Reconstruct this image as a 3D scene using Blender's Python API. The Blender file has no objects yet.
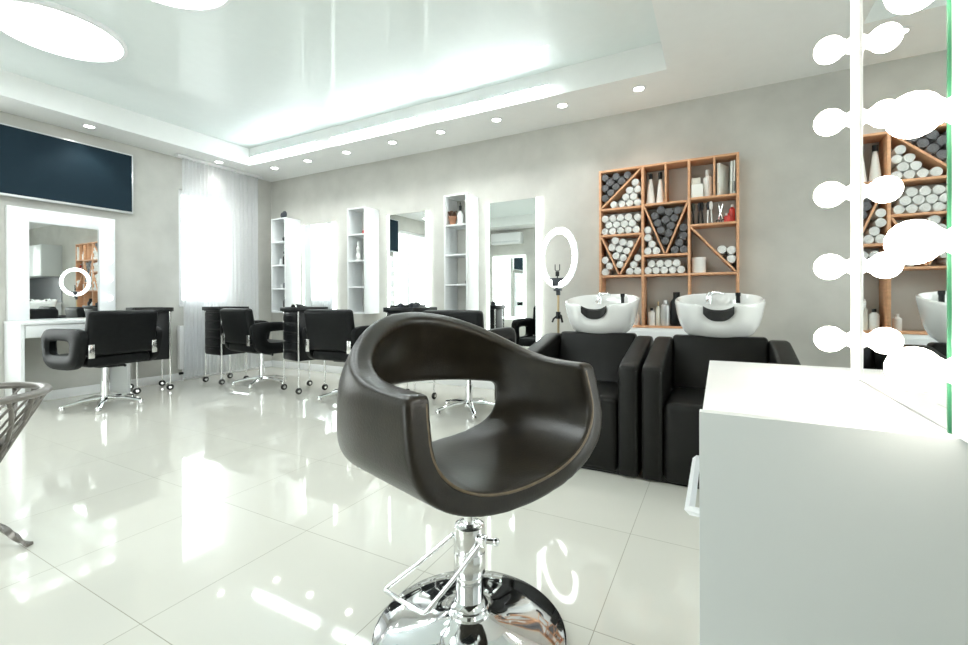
import bpy, bmesh, math, random
import numpy as np
from mathutils import Vector, Matrix
random.seed(7)
PI = math.pi
scene = bpy.context.scene
COL = scene.collection

# ---------------------------------------------------------------- materials
MATS = {}
def mat(name, color, rough=.5, metal=0., noise=.06, nscale=12., bump=0., bscale=60., coat=0., spec=.5,
        emit=None, estr=0., trans=0., sheen=0., stretch=None):
    m = bpy.data.materials.new(name); m.use_nodes = True
    nt = m.node_tree; N = nt.nodes; L = nt.links
    b = N['Principled BSDF']
    b.inputs['Roughness'].default_value = rough
    b.inputs['Metallic'].default_value = metal
    b.inputs['Specular IOR Level'].default_value = spec
    b.inputs['Coat Weight'].default_value = coat
    b.inputs['Transmission Weight'].default_value = trans
    b.inputs['Sheen Weight'].default_value = sheen
    tc = N.new('ShaderNodeTexCoord')
    src = tc.outputs['Object']
    if stretch:
        mp = N.new('ShaderNodeMapping'); mp.inputs['Scale'].default_value = stretch
        L.new(src, mp.inputs['Vector']); src = mp.outputs['Vector']
    nz = N.new('ShaderNodeTexNoise'); nz.inputs['Scale'].default_value = nscale
    nz.inputs['Detail'].default_value = 5
    L.new(src, nz.inputs['Vector'])
    cr = N.new('ShaderNodeValToRGB')
    lo = [max(0, c*(1-noise)) for c in color]; hi = [min(1, c*(1+noise)) for c in color]
    cr.color_ramp.elements[0].position = .3; cr.color_ramp.elements[1].position = .7
    cr.color_ramp.elements[0].color = (*lo, 1); cr.color_ramp.elements[1].color = (*hi, 1)
    L.new(nz.outputs['Fac'], cr.inputs['Fac']); L.new(cr.outputs['Color'], b.inputs['Base Color'])
    if bump:
        n2 = N.new('ShaderNodeTexNoise'); n2.inputs['Scale'].default_value = bscale; n2.inputs['Detail'].default_value = 4
        L.new(src, n2.inputs['Vector'])
        bp = N.new('ShaderNodeBump'); bp.inputs['Strength'].default_value = bump; bp.inputs['Distance'].default_value = .01
        L.new(n2.outputs['Fac'], bp.inputs['Height']); L.new(bp.outputs['Normal'], b.inputs['Normal'])
    if emit:
        b.inputs['Emission Color'].default_value = (*emit, 1); b.inputs['Emission Strength'].default_value = estr
    MATS[name] = m
    return m

M = dict(
 plaster=mat('plaster', (.535,.53,.497), .75, noise=.09, nscale=3.2, bump=.08, bscale=35),
 ceilw=mat('ceiling_paint', (.84,.85,.84), .55, noise=.01),
 stretchc=mat('stretch_ceiling', (.80,.86,.855), .42, noise=.01, coat=.5),
 whitep=mat('white_paint', (.84,.85,.86), .35, noise=.01),
 whitelam=mat('white_laminate', (.80,.82,.83), .28, noise=.012),
 greylam=mat('pale_grey_laminate', (.60,.63,.63), .4, noise=.02, nscale=3),
 wood=mat('orange_wood', (.66,.36,.20), .45, noise=.12, nscale=9, stretch=(1,1,6)),
 leather=mat('black_leather', (.0055,.0062,.0065), .40, noise=.25, nscale=25, bump=.07, bscale=190, spec=.15),
 leather2=mat('worn_dark_leather', (.020,.0155,.0100), .30, noise=.30, nscale=14, bump=.07, bscale=210, spec=.42),
 leather3=mat('soft_black_leather', (.0065,.0065,.0055), .40, noise=.2, nscale=14, bump=.08, bscale=120, spec=.22),
 piping=mat('tan_piping', (.16,.12,.075), .5, noise=.25, nscale=40),
 chrome=mat('chrome', (.86,.87,.88), .05, metal=1, noise=.01),
 satin=mat('satin_chrome', (.75,.75,.74), .18, metal=1, noise=.02),
 steel=mat('brushed_steel', (.62,.61,.58), .3, metal=1, noise=.05, stretch=(1,1,12)),
 ceramic=mat('white_ceramic', (.86,.87,.86), .06, noise=.01, coat=.6),
 blackp=mat('black_plastic', (.008,.009,.010), .3, noise=.2, spec=.3),
 blackr=mat('black_rubber', (.015,.015,.015), .7, noise=.2),
 screen=mat('tv_screen', (.010,.024,.036), .6, noise=.02, spec=.12),
 silver=mat('silver_plastic', (.70,.72,.73), .3, metal=.5, noise=.02),
 mirror=mat('mirror_silver', (.90,.93,.92), .008, metal=1, noise=.0),
 towelw=mat('white_terry', (.86,.86,.84), .95, noise=.06, nscale=60, bump=.5, bscale=260, sheen=.4),
 towelg=mat('grey_terry', (.16,.16,.17), .95, noise=.2, nscale=60, bump=.5, bscale=260, sheen=.4),
 greyplas=mat('taupe_metal', (.20,.185,.17), .35, metal=.6, noise=.08),
 bottlew=mat('white_bottle', (.82,.82,.80), .3, noise=.02),
 bottlec=mat('cream_bottle', (.72,.70,.62), .3, noise=.03),
 red=mat('red_plastic', (.60,.05,.04), .35, noise=.05),
 terracotta=mat('terracotta', (.40,.20,.12), .6, noise=.1),
 darkgreen=mat('dark_foliage', (.03,.04,.03), .6, noise=.3, nscale=30),
 brown=mat('brown_fibre', (.10,.05,.03), .7, noise=.3),
 slate=mat('dark_slate', (.03,.035,.045), .5, noise=.2),
 greenedge=mat('green_glass_edge', (.012,.11,.05), .35, noise=.03),
 splash=mat('charcoal_splashback', (.05,.055,.065), .3, noise=.05),
 paper=mat('paper', (.84,.84,.80), .6, noise=.03),
 gold=mat('brass_pole', (.45,.36,.22), .3, metal=1, noise=.05),
 outside=mat('pale_pavement', (.5,.5,.5), .8, noise=.1),
)
def emis(name, col, s):
    m = mat(name, col, .4, emit=col, estr=s, noise=.0); return m
M['bulb'] = emis('bulb_glow', (1,.92,.80), 22.)
M['bulb2'] = emis('bulb_glow_left', (.92,.97,1), 2.4)
M['disc'] = emis('ceiling_disc_glow', (.92,.99,1), 10.)
M['spot'] = emis('downlight_glow', (1,.98,.94), 22.)
M['tube'] = emis('tube_glow', (.90,.985,1), 34.)
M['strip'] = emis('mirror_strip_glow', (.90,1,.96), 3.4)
M['ring'] = emis('ring_glow', (.97,1,.98), 5.)

def floor_mat():
    m = bpy.data.materials.new('polished_porcelain_tiles'); m.use_nodes = True
    nt = m.node_tree; N = nt.nodes; L = nt.links; b = N['Principled BSDF']
    tc = N.new('ShaderNodeTexCoord'); sp = N.new('ShaderNodeSeparateXYZ'); L.new(tc.outputs['Object'], sp.inputs[0])
    outs = []
    def mth(op, a, bb=None):
        n = N.new('ShaderNodeMath'); n.operation = op
        if isinstance(a, (int, float)): n.inputs[0].default_value = a
        else: L.new(a, n.inputs[0])
        if bb is not None:
            if isinstance(bb, (int, float)): n.inputs[1].default_value = bb
            else: L.new(bb, n.inputs[1])
        return n.outputs[0]
    ids = []
    for ax, off in (('X', .32), ('Y', -1.275)):
        v = mth('ADD', sp.outputs[ax], off + 60*.6)
        v = mth('DIVIDE', v, .6)
        fr = mth('FRACT', v); ids.append(mth('FLOOR', v))
        d = mth('ABSOLUTE', mth('SUBTRACT', fr, .5))
        outs.append(mth('GREATER_THAN', d, .5-.0022))
    g = mth('MAXIMUM', outs[0], outs[1])
    cid = mth('FRACT', mth('MULTIPLY', mth('SINE', mth('ADD', mth('MULTIPLY', ids[0], 12.99), mth('MULTIPLY', ids[1], 78.2))), 437.5))
    nz = N.new('ShaderNodeTexNoise'); nz.inputs['Scale'].default_value = 2.2; nz.inputs['Detail'].default_value = 6
    L.new(tc.outputs['Object'], nz.inputs['Vector'])
    f = mth('ADD', mth('MULTIPLY', cid, .25), mth('MULTIPLY', nz.outputs['Fac'], .75))
    cr = N.new('ShaderNodeValToRGB')
    cr.color_ramp.elements[0].color = (.635,.625,.56,1); cr.color_ramp.elements[1].color = (.71,.705,.645,1)
    L.new(f, cr.inputs['Fac'])
    mx = N.new('ShaderNodeMix'); mx.data_type = 'RGBA'
    L.new(g, mx.inputs['Factor']); L.new(cr.outputs['Color'], mx.inputs['A']); mx.inputs['B'].default_value = (.30,.29,.23,1)
    L.new(mx.outputs['Result'], b.inputs['Base Color'])
    L.new(mth('ADD', mth('MULTIPLY', g, .5), .045), b.inputs['Roughness'])
    b.inputs['Specular IOR Level'].default_value = .6
    b.inputs['Coat Weight'].default_value = .35; b.inputs['Coat Roughness'].default_value = .03
    return m
M['floor'] = floor_mat()

def glass_mat():
    m = bpy.data.materials.new('clear_glass'); m.use_nodes = True
    nt = m.node_tree; N = nt.nodes; L = nt.links; N.clear()
    o = N.new('ShaderNodeOutputMaterial'); mx = N.new('ShaderNodeMixShader'); mx.inputs[0].default_value = .07
    t = N.new('ShaderNodeBsdfTransparent'); t.inputs[0].default_value = (.96,.98,.97,1)
    g = N.new('ShaderNodeBsdfGlossy'); g.inputs['Roughness'].default_value = .02
    L.new(t.outputs[0], mx.inputs[1]); L.new(g.outputs[0], mx.inputs[2]); L.new(mx.outputs[0], o.inputs[0])
    return m
M['glass'] = glass_mat()
def sheer_mat():
    m = bpy.data.materials.new('sheer_voile'); m.use_nodes = True
    nt = m.node_tree; N = nt.nodes; L = nt.links; N.clear()
    o = N.new('ShaderNodeOutputMaterial'); mx = N.new('ShaderNodeMixShader'); m2 = N.new('ShaderNodeMixShader')
    t = N.new('ShaderNodeBsdfTransparent'); d = N.new('ShaderNodeBsdfDiffuse'); tl = N.new('ShaderNodeBsdfTranslucent')
    tc = N.new('ShaderNodeTexCoord'); nz = N.new('ShaderNodeTexNoise'); nz.inputs['Scale'].default_value = 90
    L.new(tc.outputs['Object'], nz.inputs['Vector'])
    mr = N.new('ShaderNodeMapRange'); mr.inputs['To Min'].default_value = .50; mr.inputs['To Max'].default_value = .62
    L.new(nz.outputs['Fac'], mr.inputs['Value']); L.new(mr.outputs[0], mx.inputs[0])
    for n in (d, tl): n.inputs[0].default_value = (.88,.90,.93,1)
    m2.inputs[0].default_value = .5
    L.new(d.outputs[0], m2.inputs[1]); L.new(tl.outputs[0], m2.inputs[2])
    L.new(t.outputs[0], mx.inputs[1]); L.new(m2.outputs[0], mx.inputs[2]); L.new(mx.outputs[0], o.inputs[0])
    return m
M['sheer'] = sheer_mat()

# ---------------------------------------------------------------- mesh helper
class MB:
    def __init__(s): s.bm = bmesh.new()
    def _merge(s, b2, mtx=None):
        if mtx is not None: bmesh.ops.transform(b2, matrix=mtx, verts=b2.verts)
        me = bpy.data.meshes.new('tmp'); b2.to_mesh(me); b2.free(); s.bm.from_mesh(me); bpy.data.meshes.remove(me)
        return s
    def box(s, x0, x1, y0, y1, z0, z1, bev=0., seg=2, mtx=None):
        b = bmesh.new(); bmesh.ops.create_cube(b, size=1)
        for v in b.verts: v.co = Vector(((x0+x1)/2+v.co.x*(x1-x0), (y0+y1)/2+v.co.y*(y1-y0), (z0+z1)/2+v.co.z*(z1-z0)))
        if bev > 0: bmesh.ops.bevel(b, geom=list(b.edges), offset=min(bev, .49*min(x1-x0, y1-y0, z1-z0)), segments=seg, profile=.5, affect='EDGES')
        return s._merge(b, mtx)
    def prism(s, pts, axis, a0, a1, bev=0., seg=2, mtx=None):
        # pts: 2-D outline; axis 'x': (y,z) outline, 'y': (x,z), 'z': (x,y)
        b = bmesh.new()
        def P(p, a): return {'x': (a, p[0], p[1]), 'y': (p[0], a, p[1]), 'z': (p[0], p[1], a)}[axis]
        lo = [b.verts.new(P(p, a0)) for p in pts]; hi = [b.verts.new(P(p, a1)) for p in pts]
        n = len(pts)
        b.faces.new(lo[::-1]); b.faces.new(hi)
        for i in range(n): b.faces.new((lo[i], lo[(i+1) % n], hi[(i+1) % n], hi[i]))
        bmesh.ops.recalc_face_normals(b, faces=b.faces)
        if bev > 0: bmesh.ops.bevel(b, geom=list(b.edges), offset=bev, segments=seg, profile=.5, affect='EDGES')
        return s._merge(b, mtx)
    def tube(s, pts, r, seg=10, closed=False, cap=True, flat=None):
        pts = [Vector(p) for p in pts]; n = len(pts)
        rs = r if isinstance(r, (list, tuple)) else [r]*n
        b = bmesh.new(); rings = []
        prev = None
        for i, p in enumerate(pts):
            if closed: t = pts[(i+1) % n]-pts[(i-1) % n]
            else: t = pts[min(i+1, n-1)]-pts[max(i-1, 0)]
            t = t.normalized() if t.length > 1e-9 else Vector((0,0,1))
            if prev is None:
                a = Vector((0,0,1)) if abs(t.z) < .9 else Vector((1,0,0))
                u = t.cross(a).normalized()
            else:
                u = prev - t*prev.dot(t)
                u = u.normalized() if u.length > 1e-6 else t.cross(Vector((0,0,1))).normalized()
            prev = u; w = t.cross(u)
            ring = []
            for k in range(seg):
                a = 2*PI*k/seg
                ring.append(b.verts.new(p+(u*math.cos(a)+w*math.sin(a)*(flat or 1))*rs[i]))
            rings.append(ring)
        m = n if closed else n-1
        for i in range(m):
            A, B = rings[i], rings[(i+1) % n]
            for k in range(seg): b.faces.new((A[k], A[(k+1) % seg], B[(k+1) % seg], B[k]))
        if not closed and cap: b.faces.new(rings[0][::-1]); b.faces.new(rings[-1])
        bmesh.ops.recalc_face_normals(b, faces=b.faces)
        return s._merge(b)
    def cyl(s, p0, p1, r0, r1=None, seg=20):
        return s.tube([p0, p1], [r0, r0 if r1 is None else r1], seg)
    def lathe(s, prof, c=(0,0,0), axis='z', seg=32, closed=False, mtx=None):
        b = bmesh.new(); rings = []
        def P(r, h, a):
            ca, sa = r*math.cos(a), r*math.sin(a)
            return {'z': (c[0]+ca, c[1]+sa, c[2]+h), 'x': (c[0]+h, c[1]+ca, c[2]+sa), 'y': (c[0]+ca, c[1]+h, c[2]+sa)}[axis]
        for r, h in prof:
            if r < 1e-6: rings.append([b.verts.new(P(0, h, 0))])
            else: rings.append([b.verts.new(P(r, h, 2*PI*k/seg)) for k in range(seg)])
        nr = len(rings)
        for i in range(nr if closed else nr-1):
            A, B = rings[i], rings[(i+1) % nr]
            for k in range(seg):
                k2 = (k+1) % seg
                if len(A) == 1 and len(B) == 1: continue
                if len(A) == 1: b.faces.new((A[0], B[k], B[k2]))
                elif len(B) == 1: b.faces.new((A[k], A[k2], B[0]))
                else: b.faces.new((A[k], A[k2], B[k2], B[k]))
        if not closed:
            for R_, rev in ((rings[0], True), (rings[-1], False)):
                if len(R_) > 1: b.faces.new(R_[::-1] if rev else R_)
        bmesh.ops.recalc_face_normals(b, faces=b.faces)
        return s._merge(b, mtx)
    def sphere(s, c, r, seg=16, sc=(1,1,1)):
        b = bmesh.new(); bmesh.ops.create_uvsphere(b, u_segments=seg, v_segments=max(6, seg//2+2), radius=r)
        for v in b.verts: v.co = Vector((c[0]+v.co.x*sc[0], c[1]+v.co.y*sc[1], c[2]+v.co.z*sc[2]))
        return s._merge(b)
    def torus(s, c, R, r, mtx=None, seg=40, rseg=10, flat=1.):
        b = bmesh.new(); rings = []
        for i in range(seg):
            a = 2*PI*i/seg
            rings.append([b.verts.new(((R+r*math.cos(q))*math.cos(a), (R+r*math.cos(q))*math.sin(a), r*flat*math.sin(q))) for q in [2*PI*j/rseg for j in range(rseg)]])
        for i in range(seg):
            A, B = rings[i], rings[(i+1) % seg]
            for j in range(rseg): b.faces.new((A[j], A[(j+1) % rseg], B[(j+1) % rseg], B[j]))
        bmesh.ops.recalc_face_normals(b, faces=b.faces)
        m = Matrix.Translation(c)
        if mtx is not None: m = m @ mtx
        return s._merge(b, m)
    def grid(s, rows, close_u=False):
        b = bmesh.new(); R_ = [[b.verts.new(p) for p in row] for row in rows]
        for i in range(len(R_)-1):
            n = len(R_[i])
            for k in range(n if close_u else n-1): b.faces.new((R_[i][k], R_[i][(k+1) % n], R_[i+1][(k+1) % n], R_[i+1][k]))
        return s._merge(b)
    def build(s, name, material, parent=None, smooth=True, off=(0,0,0)):
        me = bpy.data.meshes.new(name)
        if any(off): bmesh.ops.translate(s.bm, vec=Vector(off), verts=s.bm.verts)
        s.bm.to_mesh(me); s.bm.free()
        if isinstance(material, str): material = M[material]
        me.materials.append(material)
        o = bpy.data.objects.new(name, me); COL.objects.link(o)
        if smooth:
            me.shade_smooth()
            try: me.set_sharp_from_angle(angle=math.radians(38))
            except Exception: pass
        if parent: o.parent = parent
        return o

def tag(o, label=None, cat=None, group=None, kind=None):
    if label: o['label'] = label
    if cat: o['category'] = cat
    if group: o['group'] = group
    if kind: o['kind'] = kind
    return o
def thing(name, label, cat, loc=(0,0,0), rz=0., group=None):
    o = bpy.data.objects.new(name, None); COL.objects.link(o); o.empty_display_size = .1
    o.location = loc; o.rotation_euler = (0,0,rz)
    return tag(o, label, cat, group)
def struct(o, label=None, cat=None): return tag(o, label, cat, kind='structure')
def dup(o, loc=None, rz=None, label=None, parent=None):
    c = o.copy(); COL.objects.link(c)
    if parent is not None: c.parent = parent
    if loc is not None: c.location = loc
    if rz is not None: c.rotation_euler = (0,0,rz)
    if label: c['label'] = label
    for ch in [x for x in COL.objects if x.parent == o and x.type != 'LIGHT']:
        dup(ch, parent=c)
    return c
def one(mb, name, material, label, cat, loc=(0,0,0), rz=0, group=None, smooth=True):
    o = mb.build(name, material, smooth=smooth); o.location = loc; o.rotation_euler = (0,0,rz)
    return tag(o, label, cat, group)

# ---------------------------------------------------------------- room shell
XL, XR, YB, YF, HC, HT = -5.78, 3.30, 4.25, -1.50, 2.70, 2.92
TX0, TX1, TY0, TY1 = -5.33, -.34, -.95, 3.60
def wall(name, axis, a, th, u0, u1, holes, label):
    mb = MB()
    def bx(p, q, z0, z1):
        if q-p < 1e-4 or z1-z0 < 1e-4: return
        if axis == 'x': mb.box(min(a, a+th), max(a, a+th), p, q, z0, z1)
        else: mb.box(p, q, min(a, a+th), max(a, a+th), z0, z1)
    cur = u0
    for h0, h1, z0, z1 in sorted(holes):
        bx(cur, h0, 0, HT+.1); bx(h0, h1, 0, z0); bx(h0, h1, z1, HT+.1); cur = h1
    bx(cur, u1, 0, HT+.1)
    return struct(mb.build(name, 'plaster', smooth=False), label, 'wall')
W1 = (2.99, 3.62, .92, 2.33); W2 = (.20, 1.42, .30, 2.42); W_FILL_REAR = (-3.3, -1.2, .12, 2.35)  # last opening is added behind the camera for fill daylight
W_FILL_SIDE = (.75, 3.6, .35, 2.5)  # added opening, placed to light back wall and table but not the side panel
wall('wall_back', 'y', YB, .15, XL-.15, XR+.15, [], 'grey plaster wall carrying the orange wood shelf and tall mirrors')
wall('wall_left', 'x', XL, -.15, YF, YB, [W1, W2], 'grey plaster wall behind the television and curtained window')
wall('wall_right', 'x', XR, .15, YF, YB, [W_FILL_SIDE], 'grey plaster side wall behind the makeup mirror')
wall('wall_rear', 'y', YF, -.15, XL-.15, XR+.15, [W_FILL_REAR], 'grey plaster wall facing the tall mirrors')
struct(MB().box(XL-.15, XR+.15, YF-.15, YB+.15, -.1, 0).build('floor', 'floor', smooth=False), 'polished cream porcelain tile floor', 'floor')
mb = MB()
mb.box(XL, XR, TY1, YB, HC, HT); mb.box(XL, XR, YF, TY0, HC, HT)
mb.box(XL, TX0, TY0, TY1, HC, HT); mb.box(TX1, XR, TY0, TY1, HC, HT)
ceil = struct(mb.build('ceiling', 'ceilw', smooth=False), 'white dropped ceiling border with a recessed centre', 'ceiling')
tp = MB().box(XL-.15, XR+.15, YF-.15, YB+.15, HT, HT+.12).build('stretch_panel', 'stretchc', ceil, smooth=False)
tp['label'] = 'glossy stretched centre of the ceiling'
struct(MB().box(XL, XR, YB-.014, YB, 0, .09, .003).build('baseboard_back', 'whitep'), 'white baseboard under the tall mirrors', 'baseboard')
struct(MB().box(XL, XL+.014, YF, YB-.014, 0, .09, .003).build('baseboard_left', 'whitep'), 'white baseboard under the television wall', 'baseboard')

def window(n, axis, a, th, w, label, mull=()):
    u0, u1, z0, z1 = w
    fr = MB(); gl = MB(); c = a+th*.5; f = .055
    def bx(m, p, q, za, zb, t, bev=.004):
        if axis == 'x': m.box(c-t, c+t, p, q, za, zb, bev)
        else: m.box(p, q, c-t, c+t, za, zb, bev)
    bx(fr, u0, u0+f, z0, z1, .035); bx(fr, u1-f, u1, z0, z1, .035)
    bx(fr, u0+f, u1-f, z0, z0+f, .035); bx(fr, u0+f, u1-f, z1-f, z1, .035)
    for u in mull: bx(fr, u-.03, u+.03, z0+f, z1-f, .03)
    o = struct(fr.build('window_%d' % n, 'whitep'), label, 'window')
    bx(gl, u0+f-.01, u1-f+.01, z0+f-.01, z1-f+.01, .006, 0)
    gl.build('pane', 'glass', o, smooth=False)
    s_ = MB()
    if axis == 'x': s_.box(min(a, a+th)+.0, max(a, a+th)+.03*(1 if th < 0 else -1)*(1 if th < 0 else 1), u0, u1, z0-.025, z0, .004) if th < 0 else s_.box(a-.03, a+th, u0, u1, z0-.025, z0, .004)
    else: s_.box(u0, u1, a+th, a+.03, z0-.025, z0, .004)
    s_.build('window_sill', 'whitep', o)
    # daylight portal in the opening
    ld = bpy.data.lights.new('daylight', 'AREA'); ld.shape = 'RECTANGLE'; ld.size = (u1-u0); ld.size_y = z1-z0
    ld.cycles.is_portal = True
    lo = bpy.data.objects.new('daylight_portal', ld); COL.objects.link(lo)
    mid = (u0+u1)/2; zc = (z0+z1)/2
    if axis == 'x':
        s = 1 if th < 0 else -1
        lo.location = (a+th*.9, mid, zc); lo.rotation_euler = (0, -s*PI/2, PI if False else 0)
    else:
        lo.location = (mid, a+th*.9, zc); lo.rotation_euler = (PI/2, 0, PI) if th < 0 else (PI/2, 0, 0)
    return o
window(1, 'x', XL, -.15, W1, 'tall white framed window behind the sheer curtain')
window(2, 'x', XL, -.15, W2, 'white framed window beside the bulb lit mirror', mull=(.88,))
window(3, 'y', YF, -.15, W_FILL_REAR, 'unseen white framed window added in the rear wall for fill daylight', mull=(-2.6, -1.9))  # unseen window, added as a daylight fill
window(4, 'x', XR, .15, W_FILL_SIDE, 'unseen white framed window added in the side wall to light the back wall', mull=(1.7, 2.65))  # unseen window, added to brighten the right side
struct(MB().box(-30, 30, -30, 30, -.45, -.35).build('floor_outside', 'outside', smooth=False), 'pale pavement outside the windows', 'pavement')

# downlights ----------------------------------------------------------------
def downlight(x, y, label, group, first=[]):
    if not first:
        t = thing('downlight', label, 'ceiling light', (x, y, HC), 0, group)
        MB().lathe([(.040,-.001),(.058,-.001),(.060,-.006),(.040,-.009),(.038,-.004)], seg=28, closed=True).build('trim_ring', 'whitep', t)
        MB().lathe([(0,-.006),(.039,-.006),(.039,-.002),(0,-.002)], seg=28).build('lens', 'spot', t)
        first.append(t)
    else:
        t = dup(first[0], (x, y, HC), 0, label); t['group'] = group
    ld = bpy.data.lights.new('downlight_beam', 'SPOT'); ld.energy = 11; ld.spot_size = math.radians(110); ld.spot_blend = .6
    ld.shadow_soft_size = .04; ld.color = (1,.97,.92)
    lo = bpy.data.objects.new('downlight_beam', ld); lo.location = (0,0,-.02); COL.objects.link(lo); lo.parent = t
    return t
bx_ = [-.576,-1.226,-1.883,-2.526,-3.156,-3.84,-4.491,-5.115]
wh = ['nearest the orange wood shelf', 'above the ring light, second from the recess corner', 'above the tall mirror beside the ring light',
      'above the white column shelf with plant pot', 'above the middle tall mirror', 'above the middle white column shelf',
      'above the left tall mirror', 'in the border corner by the window']
for x, w in zip(bx_, wh):
    t = downlight(x, 3.81, 'small round recessed downlight %s' % w, 'downlights along the back ceiling border')
for y, w in ((3.315, 'over the sheer curtain'), (2.03, 'over the television'), (.75, 'beyond the television'), (-.5, 'at the far end of the television wall')):
    downlight(-5.50, y, 'small round recessed downlight %s' % w, 'downlights along the television wall')
# large disc lights
first = None
for x, w in ((-4.20, 'nearest the television wall'), (-2.86, 'second from the television wall'), (-1.60, 'over the big black tub chair'), ):
    lab = 'large round glowing ceiling light in the recess, %s' % w
    if first is None:
        first = thing('ceiling_disc_light', lab, 'ceiling light', (x, 1.38, HT), 0, 'large round ceiling lights')
        MB().lathe([(.36,0),(.385,0),(.385,-.030),(.36,-.034)], seg=64, closed=True).build('rim', 'whitep', first)
        MB().lathe([(0,-.030),(.359,-.026),(.359,-.004),(0,-.004)], seg=64).build('diffuser', 'disc', first)
    else: dup(first, (x, 1.38, HT), 0, lab)
# tube lamps in the recess
tb = None
for x0, w in ((-5.20, 'the left end nearest the window'), (-3.80, 'the middle of the row'), (-2.42, 'the right end nearest the shelf')):
    lab = 'slim white tube lamp on the recess edge at %s' % w
    if tb is None:
        tb = thing('tube_lamp', lab, 'tube lamp', (x0, 3.54, HC+.05), 0, 'tube lamps along the ceiling recess')
        MB().box(0, 1.16, -.012, .03, .014, .040, .003).build('housing', 'whitep', tb)
        MB().cyl((.01,0,0), (1.15,0,0), .016, seg=14).build('tube', 'tube', tb)
    else: dup(tb, (x0, 3.54, HC+.05), 0, lab)

# ---------------------------------------------------------------- window dressing
rail = MB().box(XL+.10, XL+.17, 2.90, 4.00, HC-.03, HC-.002, .004)
one(rail, 'curtain_rail', 'whitep', 'white ceiling mounted rail carrying the sheer curtain', 'curtain rail')
rows = []
for j in range(24):
    z = .045+(2.665-.045)*j/23
    row = []
    for i in range(241):
        u = i/240
        amp = .016+.012*math.sin(7*u+1)
        k = 1+.25*math.sin(u*9)
        x = XL+.135+amp*math.sin(2*PI*(19*u+.5*math.sin(5*u)))*(.75+.25*(1-j/23))
        row.append((x, 2.965+.975*u+.004*math.sin(40*u+j*.2), z))
    rows.append(row)
cur = MB().grid(rows)
one(cur, 'sheer_curtain', 'sheer', 'long white sheer curtain gathered over the tall window', 'curtain')
# radiator
rt = thing('radiator', 'white panel radiator under the curtained window', 'radiator', (XL, 2.95, 0))
mb = MB(); mb.box(.03, .085, 0, .62, .14, .665, .008)
for k in range(14): mb.box(.083, .091, .03+k*.041, .055+k*.041, .17, .635, .003)
mb.build('panel', 'whitep', rt)
for y_ in (.05,.57): MB().cyl((.055,y_,.14), (.055,y_,0), .009).build('pipe', 'whitep', rt)
MB().cyl((.055,.05,.09), (.055,.01,.09), .016).build('valve', 'blackp', rt)

# television -----------------------------------------------------------------
tv = thing('television', 'large flat television with dark screen and silver bezel on wall', 'television', (XL+.001, 1.36, 1.925))
MB().box(.035, .075, 0, 1.13, 0, .65, .006).build('bezel', 'silver', tv)
MB().box(.070, .077, .014, 1.116, .020, .636).build('screen', 'screen', tv, smooth=False)
MB().box(0, .04, .35, .8, .18, .5, .005).build('wall_bracket', 'blackp', tv)

# bulbs ------------------------------------------------------------------------
def bulb_at(parent, p, n, r, bm_='bulb', seg=20):
    """p base point, n outward unit"""
    n = Vector(n)
    q = Matrix.Translation(p) @ n.to_track_quat('Z', 'Y').to_matrix().to_4x4()
    prof = [(0, .013+2*r)]
    for k in range(1, 9):
        a = PI*k/10
        prof.append((r*math.sin(a), .013+r+r*math.cos(a)))
    prof += [(r*.45, .012), (r*.42, .006), (0, .006)]
    b = MB().lathe(prof, seg=seg, mtx=q).build('light_bulb', bm_, parent)
    MB().lathe([(0,0),(r*.62,0),(r*.62,.006),(r*.5,.010),(0,.010)], seg=seg, mtx=q).build('lamp_socket', 'whitep', b)
    return b

# left vanity ------------------------------------------------------------------
dk = thing('vanity_desk', 'white wall desk with drawer under the bulb framed mirror', 'desk', (XL+.002, 1.50, 0))
MB().box(.0, .40, 0, .82, .755, .785, .003).build('desktop', 'whitelam', dk)
for y0, y1 in ((.0,.03), (.79,.82)):
    MB().box(.015, .385, y0, y1, 0, .755, .002).build('side_panel', 'whitelam', dk)
MB().box(.02, .37, .032, .788, .635, .754, .002).build('drawer_box', 'whitelam', dk)
dr = MB().box(.37, .388, .036, .784, .64, .75, .003).build('drawer', 'whitelam', dk)
hd = MB(); hd.tube([(.388,.32,.70),(.41,.32,.70),(.41,.50,.70),(.388,.50,.70)], .005, 8); hd.build('handle', 'chrome', dr)
vm = thing('bulb_mirror', 'white framed mirror edged with glowing bulbs on the left wall', 'mirror', (XL, 1.515, .787))
mb = MB()
for a in ((0,.145,0,1.055), (.675,.815,0,1.055), (.145,.675,.925,1.055)): mb.box(.0, .055, a[0], a[1], a[2], a[3], .003)
mb.box(0, .03, .145, .675, 0, .925)
mb.build('mirror_frame', 'whitelam', vm)
MB().box(.030, .034, .145, .675, .0, .925).build('glass', 'mirror', vm, smooth=False)
for k in range(5):
    z = .965-.195*k
    for y in (.075, .745): bulb_at(vm, (.055, y, z+.025), (1,0,0), .029, 'bulb2', 14)
for y in (.075+.223, .075+.446): bulb_at(vm, (.055, y, .99), (1,0,0), .029, 'bulb2', 14)

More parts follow.
